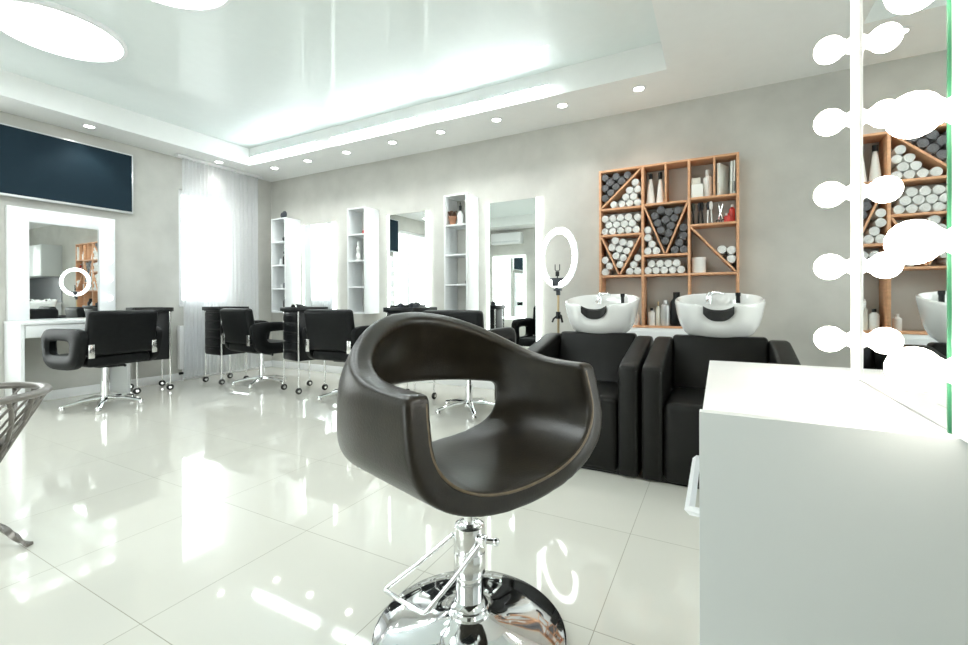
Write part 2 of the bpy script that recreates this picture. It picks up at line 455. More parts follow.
# ---------------------------------------------------------------- tall mirrors & column shelves
def tall_mirror(x, label, w=.60, z0=.42, z1=2.0):
    t = thing('backlit_mirror', label, 'mirror', (x, YB, 0), 0, 'tall backlit mirrors on the back wall')
    MB().box(.05, w-.05, -.030, 0, z0+.02, z1-.02).build('backing', 'whitep', t)
    MB().box(.035, w-.035, -.036, -.030, z0, z1, .0).build('glass', 'mirror', t, smooth=False)
    for a, b in ((0,.035), (w-.035, w)):
        MB().box(a, b, -.036, -.004, z0, z1, .003).build('light_strip', 'strip', t)
    return t
m3 = tall_mirror(-2.205, 'tall mirror with glowing side strips beside the ring light', z1=2.0)
dup(m3, (-3.575, YB, 0), 0, 'tall mirror with glowing side strips between two white column shelves, showing a bright window')
dup(m3, (-5.08, YB, 0), 0, 'tall mirror with glowing side strips nearest the corner, reflecting the sheer curtain')

def column_shelf(x, w, d, label):
    t = thing('column_shelf', label, 'shelf', (x, YB, 0), 0, 'white column shelves on the back wall')
    z0, z1 = .80, 2.09
    MB().box(0, .018, -d, 0, z0, z1, .001).build('side_panel', 'whitelam', t)
    MB().box(w-.018, w, -d, 0, z0, z1, .001).build('side_panel', 'whitelam', t)
    MB().box(.018, w-.018, -d, 0, z1-.018, z1).build('top_panel', 'whitelam', t)
    MB().box(.018, w-.018, -d, 0, z0, z0+.018).build('bottom_panel', 'whitelam', t)
    for k in (1,2,3):
        z = z1-.01-k*.318
        MB().box(.018, w-.018, -d+.004, 0, z-.009, z+.009).build('shelf_board', 'whitelam', t)
    return t
cs = column_shelf(-5.45, .29, .25, 'white column shelf in the corner with dark ornament on top')
cs2 = dup(cs, (-4.028, YB, 0), 0, 'middle white column shelf holding a white figurine')
cs3 = dup(cs, (-2.613, YB, 0), 0, 'white column shelf holding a terracotta pot and bottles')
def lath(name, material, label, cat, loc, prof, seg=18, group=None):
    return one(MB().lathe(prof, seg=seg), name, material, label, cat, loc, 0, group)
# ornaments
o = MB(); o.sphere((-.018,0,.045), .038, 16, (1,.5,1.1)); o.sphere((.022,0,.055), .044, 16, (1,.5,1.1)); o.sphere((0,0,.03), .045, 16, (1,.5,.7))
one(o, 'stone_ornament', 'slate', 'dark heart shaped ornament on top of the corner column shelf', 'ornament', (-5.27, 4.06, 2.09))
zs = [2.09-.01-k*.318+.009 for k in (1,2,3)]
o = MB(); o.sphere((0,0,.035), .035, 14, (1.2,.8,1)); o.tube([(0,0,.02),(.03,0,.07)], .01)
one(o, 'dark_brush', 'blackp', 'small dark lump on the upper board of the corner column shelf', 'brush', (-5.225, 4.045, zs[0]))
b = thing('spray_bottle', 'black spray bottle on the second board of the corner column shelf', 'bottle', (-5.225, 4.05, zs[1]))
MB().lathe([(0,0),(.03,0),(.032,.01),(.032,.10),(.014,.14),(.014,.15),(0,.15)], seg=16).build('bottle_body', 'blackp', b)
MB().box(-.035,.015,-.01,.01,.15,.185,.005).build('spray_head', 'slate', b)
lath('glass_jar', 'silver', 'silvery jar beside the spray bottle in corner column shelf', 'jar', (-5.31, 4.06, zs[1]), [(0,0),(.028,0),(.030,.01),(.028,.08),(.02,.09),(0,.09)])
lath('small_tin', 'silver', 'small silver tin on the third board of the corner column shelf', 'tin', (-5.29, 4.05, zs[2]), [(0,0),(.018,0),(.02,.01),(.02,.05),(0,.055)])
lath('dark_tin', 'slate', 'small dark tin on third board of the corner column shelf', 'tin', (-5.22, 4.04, zs[2]), [(0,0),(.018,0),(.02,.01),(.02,.07),(0,.075)])
lath('black_bottle', 'blackp', 'black bottle at the bottom of the corner column shelf', 'bottle', (-5.215, 4.04, .818), [(0,0),(.026,0),(.028,.01),(.028,.14),(.012,.17),(.012,.2),(0,.2)])
o = MB().lathe([(0,0),(.03,0),(.032,.008),(.02,.02),(.028,.05),(.03,.07),(.016,.10),(.026,.13),(.026,.15),(.012,.175),(.018,.20),(.014,.225),(0,.235)], seg=18)
one(o, 'white_figurine', 'bottlew', 'white figurine in the middle white column shelf', 'figurine', (-3.90, 4.06, zs[1]))
lath('red_cap_bottle', 'red', 'small red bottle in the top of the middle column shelf', 'bottle', (-3.795, 4.035, zs[0]), [(0,0),(.012,0),(.014,.006),(.014,.03),(.006,.04),(0,.042)])
pp = thing('potted_plant', 'terracotta pot with bushy brown plant in the white column shelf', 'plant', (-2.538, 4.06, zs[0]))
MB().lathe([(0,0),(.030,0),(.042,.075),(.045,.078),(.045,.092),(.036,.092),(.034,.08),(0,.08)], seg=20).build('pot', 'terracotta', pp)
mb = MB()
for k in range(60):
    a = random.uniform(0, 2*PI); r = random.uniform(0,.04); h = .10+random.uniform(.0,.055)
    mb.tube([(r*.5*math.cos(a), r*.5*math.sin(a), .08), (r*1.3*math.cos(a), r*1.3*math.sin(a), h)], [.004,.010], 5)
mb.build('foliage', 'brown', pp)
b = thing('dropper_bottle', 'black topped bottle with white label beside terracotta pot', 'bottle', (-2.447, 4.07, zs[0]))
MB().lathe([(0,0),(.03,0),(.032,.008),(.032,.11),(.013,.14),(.013,.15),(0,.15)], seg=18).build('bottle_body', 'bottlew', b)
MB().lathe([(0,.150),(.016,.150),(.016,.20),(.006,.21),(.006,.24),(0,.24)], seg=14).build('cap', 'blackp', b)
lath('pump_bottle', 'bottlew', 'tall white bottle at right side of the plant pot shelf', 'bottle', (-2.380, 4.13, zs[0]), [(0,0),(.025,0),(.027,.01),(.027,.19),(.010,.21),(.010,.25),(0,.25)])
lath('dark_pot', 'slate', 'tiny dark pot on third board of the plant pot column shelf', 'pot', (-2.37, 4.06, zs[2]), [(0,0),(.012,0),(.014,.02),(.010,.035),(0,.035)])
lath('dark_jar', 'blackp', 'tiny black jar at the bottom of plant pot column shelf', 'jar', (-2.37, 4.06, .818), [(0,0),(.012,0),(.014,.02),(.010,.035),(0,.035)])

# ---------------------------------------------------------------- background styling chairs
def rrect(cx, cz, w, h, r, n=6):
    pts = []
    for (sx, sz, a0) in ((1,1,0),(-1,1,PI/2),(-1,-1,PI),(1,-1,1.5*PI)):
        for k in range(n+1):
            a = a0+PI/2*k/n
            pts.append((cx+sx*(w/2-r)+r*math.cos(a), cz+sz*(h/2-r)+r*math.sin(a)))
    return pts
def loop_arm(x, sx):
    """padded arm: closed band round a hole, in the y-z plane"""
    b = bmesh.new(); n = 40; rings = []
    cy, cz = -.005, .555
    for i in range(n):
        a = 2*PI*i/n
        e = 4.5
        ca, sa = math.cos(a), math.sin(a)
        k = (abs(ca)**e+abs(sa)**e)**(-1/e)
        oy, oz = .275*k*ca, .175*k*sa
        iy, iz = .150*k*ca+.03, .062*k*sa+.012
        oy += .05*(oz/.175)*(-1) if oy < 0 else .03*(oz/.175)
        ring = []
        m = 12
        for j in range(m):
            q = 2*PI*j/m; cq, sq = math.cos(q), math.sin(q)
            kk = (abs(cq)**3.5+abs(sq)**3.5)**(-1/3.5)
            f = .5+.5*cq*kk
            ring.append(b.verts.new((x+.042*sq*kk, cy+iy+(oy-iy)*f, cz+iz+(oz-iz)*f)))
        rings.append(ring)
    for i in range(n):
        A, B = rings[i], rings[(i+1) % n]
        for j in range(len(A)): b.faces.new((A[j], A[(j+1) % len(A)], B[(j+1) % len(A)], B[j]))
    bmesh.ops.recalc_face_normals(b, faces=b.faces)
    mb = MB(); mb._merge(b); return mb
def styling_chair(loc, rz, label):
    t = thing('styling_chair', label, 'chair', loc, rz, 'black styling chairs on star bases')
    mb = MB(); mb.box(-.245,.245,-.25,.25,.40,.50,.035,4); mb.build('seat', 'leather', t)
    tilt = Matrix.Translation((0,-.235,.50)) @ Matrix.Rotation(math.radians(9),4,'X')
    mb = MB(); mb.box(-.27,.27,-.045,.045,.0,.385,.035,4, mtx=tilt); mb.build('backrest', 'leather', t)
    for sx in (-1,1):
        loop_arm(sx*.292, sx).build('armrest', 'leather', t)
        MB().box(sx*.245-.022, sx*.245+.022, -.302,-.288,.485,.60,.003, mtx=Matrix.Identity(4)).build('bracket_plate', 'satin', t)
    MB().box(-.10,.10,-.12,.12,.375,.40,.004).build('seat_plate', 'blackp', t)
    mb = MB(); mb.cyl((0,0,.07),(0,0,.235),.031); mb.cyl((0,0,.235),(0,0,.378),.024); mb.build('gas_column', 'chrome', t)
    mb = MB(); mb.cyl((.02,0,.36),(.17,.02,.355),.006,seg=8); mb.sphere((.175,.02,.355),.013,10); mb.build('height_lever', 'blackp', t)
    mb = MB(); mb.lathe([(0,.05),(.045,.05),(.05,.075),(.04,.10),(0,.10)], seg=20)
    for k in range(5):
        a = PI/2+2*PI*k/5
        c, s = math.cos(a), math.sin(a)
        mb.tube([(.03*c,.03*s,.085),(.15*c,.15*s,.078),(.285*c,.285*s,.050)], [.027,.022,.017], 8, flat=.8)
    sb = mb.build('star_base', 'chrome', t)
    for k in range(5):
        a = PI/2+2*PI*k/5; c, s = math.cos(a), math.sin(a)
        g = MB().lathe([(0,.0),(.017,.0),(.022,.012),(.022,.045),(.012,.058),(0,.06)], (.285*c,.285*s,0), seg=14)
        g.build('foot_glide', 'satin', t)
    return t
ch = styling_chair((-4.93,1.92,0), PI/2+math.radians(6), 'black styling chair facing the bulb framed mirror on left wall')
dup(ch, (-4.60,3.25,0), math.radians(-4), 'black styling chair between two black trolleys, in front of the corner mirror')
dup(ch, (-3.17,3.18,0), math.radians(4), 'black styling chair right of the trolley carrying a hair dryer, partly hidden by big chair')
dup(ch, (-1.89,3.28,0), math.radians(2), 'black styling chair behind the big tub chair, facing the mirror beside the ring light')

# ---------------------------------------------------------------- trolleys
def trolley(loc, rz, label):
    t = thing('salon_trolley', label, 'trolley', loc, rz, 'black drawer trolleys on chrome poles')
    w, d = .17, .155
    MB().box(-w+.012, w-.012, -d+.008, d-.008, .335, .845, .004).build('body', 'blackp', t)
    for k in range(5):
        z0 = .345+k*.099
        dw = MB().box(-w+.018, w-.018, -d-.004, -d+.012, z0, z0+.089, .006).build('drawer', 'blackp', t)
        MB().box(-.06,.06,-d-.012,-d-.002,z0+.055,z0+.066,.003).build('drawer_pull', 'blackp', dw)
    mb = MB()
    mb.box(-w-.005,w+.005,-d-.005,d+.005,.845,.857,.003)
    for a in ((-w-.02,w+.02,-d-.02,-d-.008),(-w-.02,w+.02,d+.008,d+.02)): mb.box(a[0],a[1],a[2],a[3],.851,.895,.005)
    for a in ((-w-.02,-w-.008),(w+.008,w+.02)): mb.box(a[0],a[1],-d-.008,d+.008,.851,.895,.005)
    mb.build('top_tray', 'blackp', t)
    for sx in (-1,1):
        for sy in (-1,1):
            x, y = sx*(w+.002), sy*(d-.012)
            MB().cyl((x,y,.06),(x,y,.85),.0085,seg=12).build('pole', 'satin', t)
            c = MB(); c.lathe([(0,-.012),(.026,-.012),(.033,-.005),(.033,.005),(.026,.012),(0,.012)], (x,y,.034), axis='x', seg=18)
            co = c.build('caster_wheel', 'blackr', t)
            c = MB(); c.lathe([(0,-.015),(.015,-.014),(.015,.014),(0,.015)], (x,y,.034), axis='x', seg=14); c.cyl((x,y,.045),(x,y,.075),.008); c.build('hub', 'satin', co)
    return t
tr = trolley((-5.19,3.20,0), math.radians(-3), 'black drawer trolley in front of the curtain and radiator')
dup(tr, (-5.44,2.52,0), math.radians(-14), 'black drawer trolley between the bulb framed mirror desk and radiator')
dup(tr, (-3.935,3.28,0), math.radians(-14), 'black drawer trolley carrying a hair dryer, between two styling chairs')
dup(tr, (-2.62,3.42,0), math.radians(-4), 'black drawer trolley just behind the top of the big tub chair')
hd = thing('hair_dryer', 'black hair dryer with silver ring lying on a trolley', 'hair dryer', (-3.93,3.20,.8575), math.radians(15))
mb = MB(); mb.lathe([(0,-.09),(.022,-.09),(.030,-.03),(.036,.05),(.034,.075),(0,.075)], (0,0,.036), axis='y', seg=20, mtx=Matrix.Rotation(PI,4,'Z')); mb.box(.03,.13,-.055,-.02,.018,.046,.010,3)
mb.build('dryer_body', 'blackp', hd)
MB().torus((0,-.076,.036), .032,.006, Matrix.Rotation(PI/2,4,'X'), 24, 8).build('intake_ring', 'chrome', hd)
# cream tools on the last trolley
for k,(dx,dy,lab) in enumerate(((-.08,-.05,'left'),(0,.02,'middle'),(.08,-.02,'right'))):
    b = MB().lathe([(0,0),(.026,0),(.030,.012),(.030,.060+.01*k),(.014,.078),(0,.08+.01*k)], seg=14)
    one(b, 'product_jar', 'slate', 'dark product jar on trolley behind the big chair, %s of three' % lab, 'jar', (-2.62+dx,3.42+dy,.8575), 0, 'jars on the trolley behind the big chair')

# cable under the mirrors
cb = MB(); cb.tube([(-3.52,4.19,.42),(-3.56,4.16,.30),(-3.70,4.12,.12),(-3.86,4.04,.012),(-3.95,3.95,.008),(-4.02,4.02,.008),(-3.88,4.10,.008),(-3.7,4.05,.008),(-3.58,4.10,.008)], .007, 8)
one(cb, 'power_cable', 'blackr', 'black cable trailing on floor under the middle tall mirror', 'cable')
pb = MB().box(-.05,.05,-.035,.035,0,.05,.006)
one(pb, 'power_strip', 'slate', 'dark power box on floor by the baseboard behind trolley', 'power strip', (-4.05,4.10,0))

# ---------------------------------------------------------------- orange wall shelf
SX = [-.954,-.585,-.216,.139]; YS0, YS1 = 4.06, 4.248
ws = thing('wall_shelf', 'large orange wood wall shelf full of rolled towels', 'shelf', (0,0,0))
def board(n, x0,x1,z0,z1): return MB().box(x0,x1,YS0,YS1,z0,z1,.0015).build(n, 'wood', ws)
t2 = .010
for x in SX: board('upright', x-t2, x+t2, .715, 2.135)
def hb(x0, x1, z, n='shelf_board'): return board(n, x0+t2, x1-t2, z-.009, z+.009)
for i in range(3): hb(SX[i],SX[i+1],2.126,'top_board'); hb(SX[i],SX[i+1],.724,'bottom_board')
hb(SX[0],SX[1],1.778); hb(SX[0],SX[1],1.540); hb(SX[0],SX[1],1.172)
hb(SX[1],SX[2],1.786); hb(SX[1],SX[2],1.343); hb(SX[1],SX[2],1.172)
hb(SX[2],SX[3],1.800); hb(SX[2],SX[3],1.578); hb(SX[2],SX[3],1.172)
board('divider', -.405,-.389,1.795,2.117); board('divider', -.036,-.020,1.809,2.117)
def diag(p, q, th=.014):
    p, q = Vector(p), Vector(q); d = (q-p).normalized(); n = Vector((-d.y, d.x))*th/2
    pts = [p+n, p-n, q-n, q+n]
    MB().prism([tuple(v) for v in pts], 'y', YS0+.001, YS1).build('diagonal_board', 'wood', ws)
diag((-.942,1.792),(-.597,2.112)); diag((-.94,1.526),(-.790,1.190)); diag((-.600,1.526),(-.776,1.190))
diag((-.572,1.772),(-.408,1.358)); diag((-.229,1.772),(-.394,1.358)); diag((-.203,1.564),(.124,1.186))

# rolled towel mesh with a spiral end
def towel_mesh(name, material, r=.0335, L=.168):
    b = bmesh.new(); n = 28; rs = [0,.12,.24,.36,.48,.60,.72,.84,.94,1.0]
    def end(y, s):
        out = []
        for q in rs:
            ring = []
            for k in range(n):
                a = 2*PI*k/n
                ph = (q*3.2 - a/(2*PI)) % 1
                dep = .006*(math.cos(2*PI*ph)*.5-.5)*(1 if .05 < q < .93 else 0) - (.006 if q > .97 else 0) + .003*(1-q)
                wob = 1+.03*math.sin(3*a)+.012*math.sin(7*a+1)
                ring.append((q*r*math.cos(a)*wob*.97, y+s*dep, q*r*math.sin(a)*wob*.97))
            out.append(ring)
        return out
    A = end(-L/2, -1); Bq = end(L/2, 1)
    rows = A[1:] + [[(x*1.02, yy, z*1.02) for x, yy, z in A[-1]]] + Bq[1:][::-1]
    # bulging body rings
    body = []
    for f in (.06,.5,.94):
        body.append([(r*(1+.03*math.sin(3*a)+.012*math.sin(7*a+1))*math.cos(a), -L/2+L*f, r*(1+.03*math.sin(3*a)+.012*math.sin(7*a+1))*math.sin(a)) for a in [2*PI*k/n for k in range(n)]])
    rows = A[1:] + body + Bq[1:][::-1]
    R_ = [[b.verts.new(p) for p in row] for row in rows]
    for i in range(len(R_)-1):
        for k in range(n): b.faces.new((R_[i][k], R_[i][(k+1) % n], R_[i+1][(k+1) % n], R_[i+1][k]))
    c0 = b.verts.new((0,-L/2-.003,0)); c1 = b.verts.new((0,L/2+.003,0))
    for k in range(n):
        b.faces.new((R_[0][(k+1) % n], R_[0][k], c0)); b.faces.new((R_[-1][k], R_[-1][(k+1) % n], c1))
    bmesh.ops.recalc_face_normals(b, faces=b.faces)
    me = bpy.data.meshes.new(name); b.to_mesh(me); b.free(); me.shade_smooth(); me.materials.append(M[material])
    return me
TW = towel_mesh('rolled_towel', 'towelw'); TG = towel_mesh('rolled_towel_grey', 'towelg')
TR = .0340
def inside(p, poly, m):
    # convex polygon, counter-clockwise; distance to each edge >= m
    for i in range(len(poly)):
        a = poly[i]; c = poly[(i+1) % len(poly)]
        ex, ez = c[0]-a[0], c[1]-a[1]; l = math.hypot(ex, ez)
        if (ex*(p[1]-a[1])-ez*(p[0]-a[0]))/l < m: return False
    return True
def fill(poly, mesh, label, group, maxrows=99, ref='l'):
    z0 = min(p[1] for p in poly); z1 = max(p[1] for p in poly)
    x0 = min(p[0] for p in poly); x1 = max(p[0] for p in poly)
    placed = []; D = 2*TR*.985; z = z0
    while z < z1:
        n = int((x1-x0)/.002)
        order = range(n+1) if ref != 'r' else range(n, -1, -1)
        for k in order:
            x = x0+k*.002
            if inside((x, z), poly, TR*.93) and all((x-a_)**2+(z-b_)**2 >= D*D for a_, b_ in placed): placed.append((x, z))
        z += .002
    for x, z in placed:
        o = bpy.data.objects.new('rolled_towel', mesh); COL.objects.link(o)
        o.location = (x, YS0+.006+.084+random.uniform(0,.006), z); o.rotation_euler = (0, random.uniform(0, 6.28), 0)
        s_ = random.uniform(.94,.97)*TR/.034; o.scale = (s_,1,s_)
        tag(o, label, 'towel', group)
GW = 'white rolled towels on the orange shelf'
fill([(-.932,1.995),(-.932,1.80+.012),(-.60,2.116),(-.944,2.116)][1:] and [(-.944,1.812),(-.625,2.110),(-.625,2.112),(-.944,2.112)], TG, 'grey rolled towel in the top left triangle of the orange shelf', 'grey towels in the top left of the shelf', maxrows=9)
fill([(-.92,1.787),(-.595,1.787),(-.595,2.095)], TW, 'white rolled towel in the top left cell below the diagonal board', 'white towels in the top left cell', maxrows=6, ref='r')
fill([(-.944,1.549),(-.595,1.549),(-.595,1.769),(-.944,1.769)], TW, 'white rolled towel in the left column, second cell down', 'white towels in the second cell of the left column', maxrows=3)
fill([(-.783,1.20),(-.615,1.531),(-.930,1.531)], TW, 'white rolled towel inside the V in the left column', 'white towels inside the V of the left column', maxrows=7, ref='c')
fill([(-.944,1.181),(-.798,1.181),(-.944,1.51)], TW, 'white rolled towel left of the V in the left column', 'white towels left of the V', maxrows=5)
fill([(-.766,1.181),(-.595,1.181),(-.595,1.50)], TW, 'white rolled towel right of the V in the left column', 'white towels right of the V', maxrows=5, ref='r')
fill([(-.401,1.375),(-.247,1.777),(-.556,1.777)], TG, 'grey rolled towel inside the V in the middle column', 'grey towels inside the V of the middle column', maxrows=7, ref='c')
fill([(-.575,1.352),(-.415,1.352),(-.575,1.755)], TW, 'white rolled towel left of the V in the middle column', 'white towels left of the middle V', maxrows=9)
fill([(-.386,1.352),(-.226,1.352),(-.226,1.740)], TG, 'grey rolled towel right of the V in the middle column', 'grey towels right of the middle V', maxrows=3, ref='r')
TR_old = TR; TR = .0335
fill([(-.575,1.181),(-.226,1.181),(-.226,1.336),(-.575,1.336)], TW, 'white rolled towel in the low cell of the middle column', 'white towels in the low cell of the middle column', maxrows=3)
TR = TR_old
for x_, z_ in ((.094,1.288),(.094,1.358),(.026,1.366)):
    o = bpy.data.objects.new('rolled_towel', TW); COL.objects.link(o); o.location = (x_, 4.15, z_)
    tag(o, 'white rolled towel on the diagonal board in the right column', 'towel', 'white towels on the right diagonal board')

def simple_bottle(name, material, label, x, z, r, h, neck=.35, capm=None, caph=.03, y=4.13, cone=1., cat='bottle', capr=.45):
    t = thing(name, label, cat, (x, y, z))
    MB().lathe([(0,0),(r*.95,0),(r,.006),(r*cone,h*.86),(r*neck,h*.97),(r*neck,h),(0,h)], seg=20).build('bottle_body', material, t)
    MB().lathe([(0,h),(r*capr,h),(r*capr,h+caph),(0,h+caph)], seg=16).build('cap', capm or material, t)
    return t
simple_bottle('dye_bottle', 'bottlew', 'tall white cone bottle left in the top middle cell', -.526,1.795,.039,.225,.30,'blackp',.045,cone=.45)
simple_bottle('dye_bottle', 'bottlew', 'white cone bottle with taller black cap, beside the divider', -.446,1.795,.036,.215,.30,'blackp',.06,cone=.42)
one(MB().box(-.045,.045,-.05,.05,0,.11,.004), 'cosmetic_box', 'paper', 'square white box lowest in the top right cell', 'box', (-.155,4.12,1.809))
one(MB().box(-.035,.035,-.04,.04,0,.055,.004), 'cosmetic_box', 'bottlec', 'small cream box stacked on a square white box', 'box', (-.165,4.12,1.919))
simple_bottle('shampoo_bottle', 'bottlew', 'tall white bottle beside stacked boxes, against the divider', -.078,1.809,.034,.19,.35,'bottlew',.04,cone=.97)
for k,(x,h,th,rot,lab) in enumerate(((.034,.262,.020,0,'leftmost with its face turned'),(.092,.265,.014,3,'middle'),(.113,.27,.012,2,'rightmost'))):
    t = thing('folder', 'white folder standing in the top right corner cell, %s of three' % lab, 'folder', (x,4.155,1.8095), 0, 'folders in the top right cell')
    m_ = Matrix.Rotation(math.radians(rot*.35),4,'Y')
    if k == 0: t.rotation_euler = (0,0,math.radians(-24))
    MB().box(-th/2,th/2,-.085,.085,.001,h,.002,mtx=m_).build('cover', 'paper', t)
    MB().box(-th/2+.003,th/2-.003,-.0865,-.084,.02,.10,.0,mtx=m_).build('spine_label', 'slate' if k==2 else 'bottlec', t)
# brushes cup etc. in the right column, second cell
for k in range(5):
    x = -.182+.034*k
    t = thing('hair_brush', ['black round brush at the far left of the brush cell','black brush second in the brush cell','dark tail comb brush in the middle of brush cell','steel handled brush fourth in brush cell','pale tipped brush right of the others in brush cell'][k], 'brush', (x,4.12+.01*(k%2),1.5872), 0, 'brushes in the right column')
    lean = .008*(1 if k%2 else -1)
    mb = MB(); mb.tube([(0,0,.002),(lean*.5,0,.09),(lean*.8,0,.12)], [.008,.006,.006], 8); mb.build('handle', 'blackp' if k<3 else 'steel', t)
    mb = MB(); mb.tube([(lean*.8,0,.12),(lean*.9,0,.16),(lean,0,.185)], [.012,.016,.011], 10); mb.build('bristles', ['darkgreen','slate','blackp','slate','bottlew'][k], t)
t = thing('scissors', 'steel scissors standing in the brush cell beside red bottles', 'scissors', (-.01,4.12,1.5872))
mb = MB(); mb.tube([(-.015,0,.03),(.0,0,.09),(.02,0,.165)], [.004,.005,.002], 6); mb.build('blade', 'chrome', t)
mb = MB(); mb.tube([(.02,0,.03),(.0,0.004,.09),(-.012,0.004,.165)], [.004,.005,.002], 6); mb.build('blade', 'chrome', t)
mb = MB(); mb.torus((-.016,0,.016),.013,.0035,Matrix.Rotation(PI/2,4,'X'),16,6); mb.torus((.021,0,.016),.013,.0035,Matrix.Rotation(PI/2,4,'X'),16,6); mb.build('finger_ring', 'blackp', t); t.location.x = .015
simple_bottle('red_bottle', 'red', 'short red bottle with white cap in the brush cell', .060,1.5872,.020,.06,.5,'bottlew',.02)
simple_bottle('red_bottle', 'red', 'tall red bottle at the right end of the brush cell', .100,1.5872,.022,.125,.5,'bottlew',.02)
simple_bottle('red_bottle', 'red', 'small dark red tube in front of the tall red bottle', .072,1.5872,.014,.05,.5,'red',.02,y=4.085)
lath('white_jar', 'bottlew', 'wide white lidded jar in the right column under the diagonal board', 'jar', (-.145,4.13,1.1812), [(0,0),(.052,0),(.055,.006),(.055,.105),(.057,.108),(.057,.128),(.05,.132),(0,.134)], seg=28)
# bottom row bottles
simple_bottle('shampoo_bottle', 'bottlew', 'short white bottle with black cap at the left of the bottom row', -.520,.7332,.030,.13,.5,'blackp',.025)
simple_bottle('shampoo_bottle', 'bottlec', 'slim cream bottle with pointed gold cap in bottom row', -.465,.7332,.022,.17,.4,'gold',.04,cone=.9,capr=.35)
simple_bottle('shampoo_bottle', 'silver', 'broad translucent grey bottle in the bottom row', -.405,.7332,.040,.20,.5,'silver',.02)
simple_bottle('shampoo_bottle', 'blackp', 'big black bottle with ridged pump in the bottom row', -.318,.7332,.050,.24,.6,'blackp',.05,capr=.55)
simple_bottle('shampoo_bottle', 'bottlew', 'white pump bottle behind the right washbasin rim', -.19,.7332,.032,.23,.4,'bottlew',.045)
simple_bottle('shampoo_bottle', 'bottlew', 'small white tube low behind the left washbasin', -.645,.7332,.026,.10,.5,'bottlew',.02)

lc = thing('low_cabinet', 'low white cabinet below the orange wood shelf', 'cabinet', (0,0,0))
MB().box(-.97,.155,4.02,4.234,0,.712,.003).build('body', 'whitelam', lc)
for x0,x1 in ((-.965,-.592),(-.588,-.218),(-.214,.15)):
    d = MB().box(x0,x1,4.002,4.02,.02,.69,.003).build('door', 'whitelam', lc)
    MB().cyl((x1-.04,3.985,.5),(x1-.04,3.985,.62),.005,seg=8).build('handle', 'chrome', d)

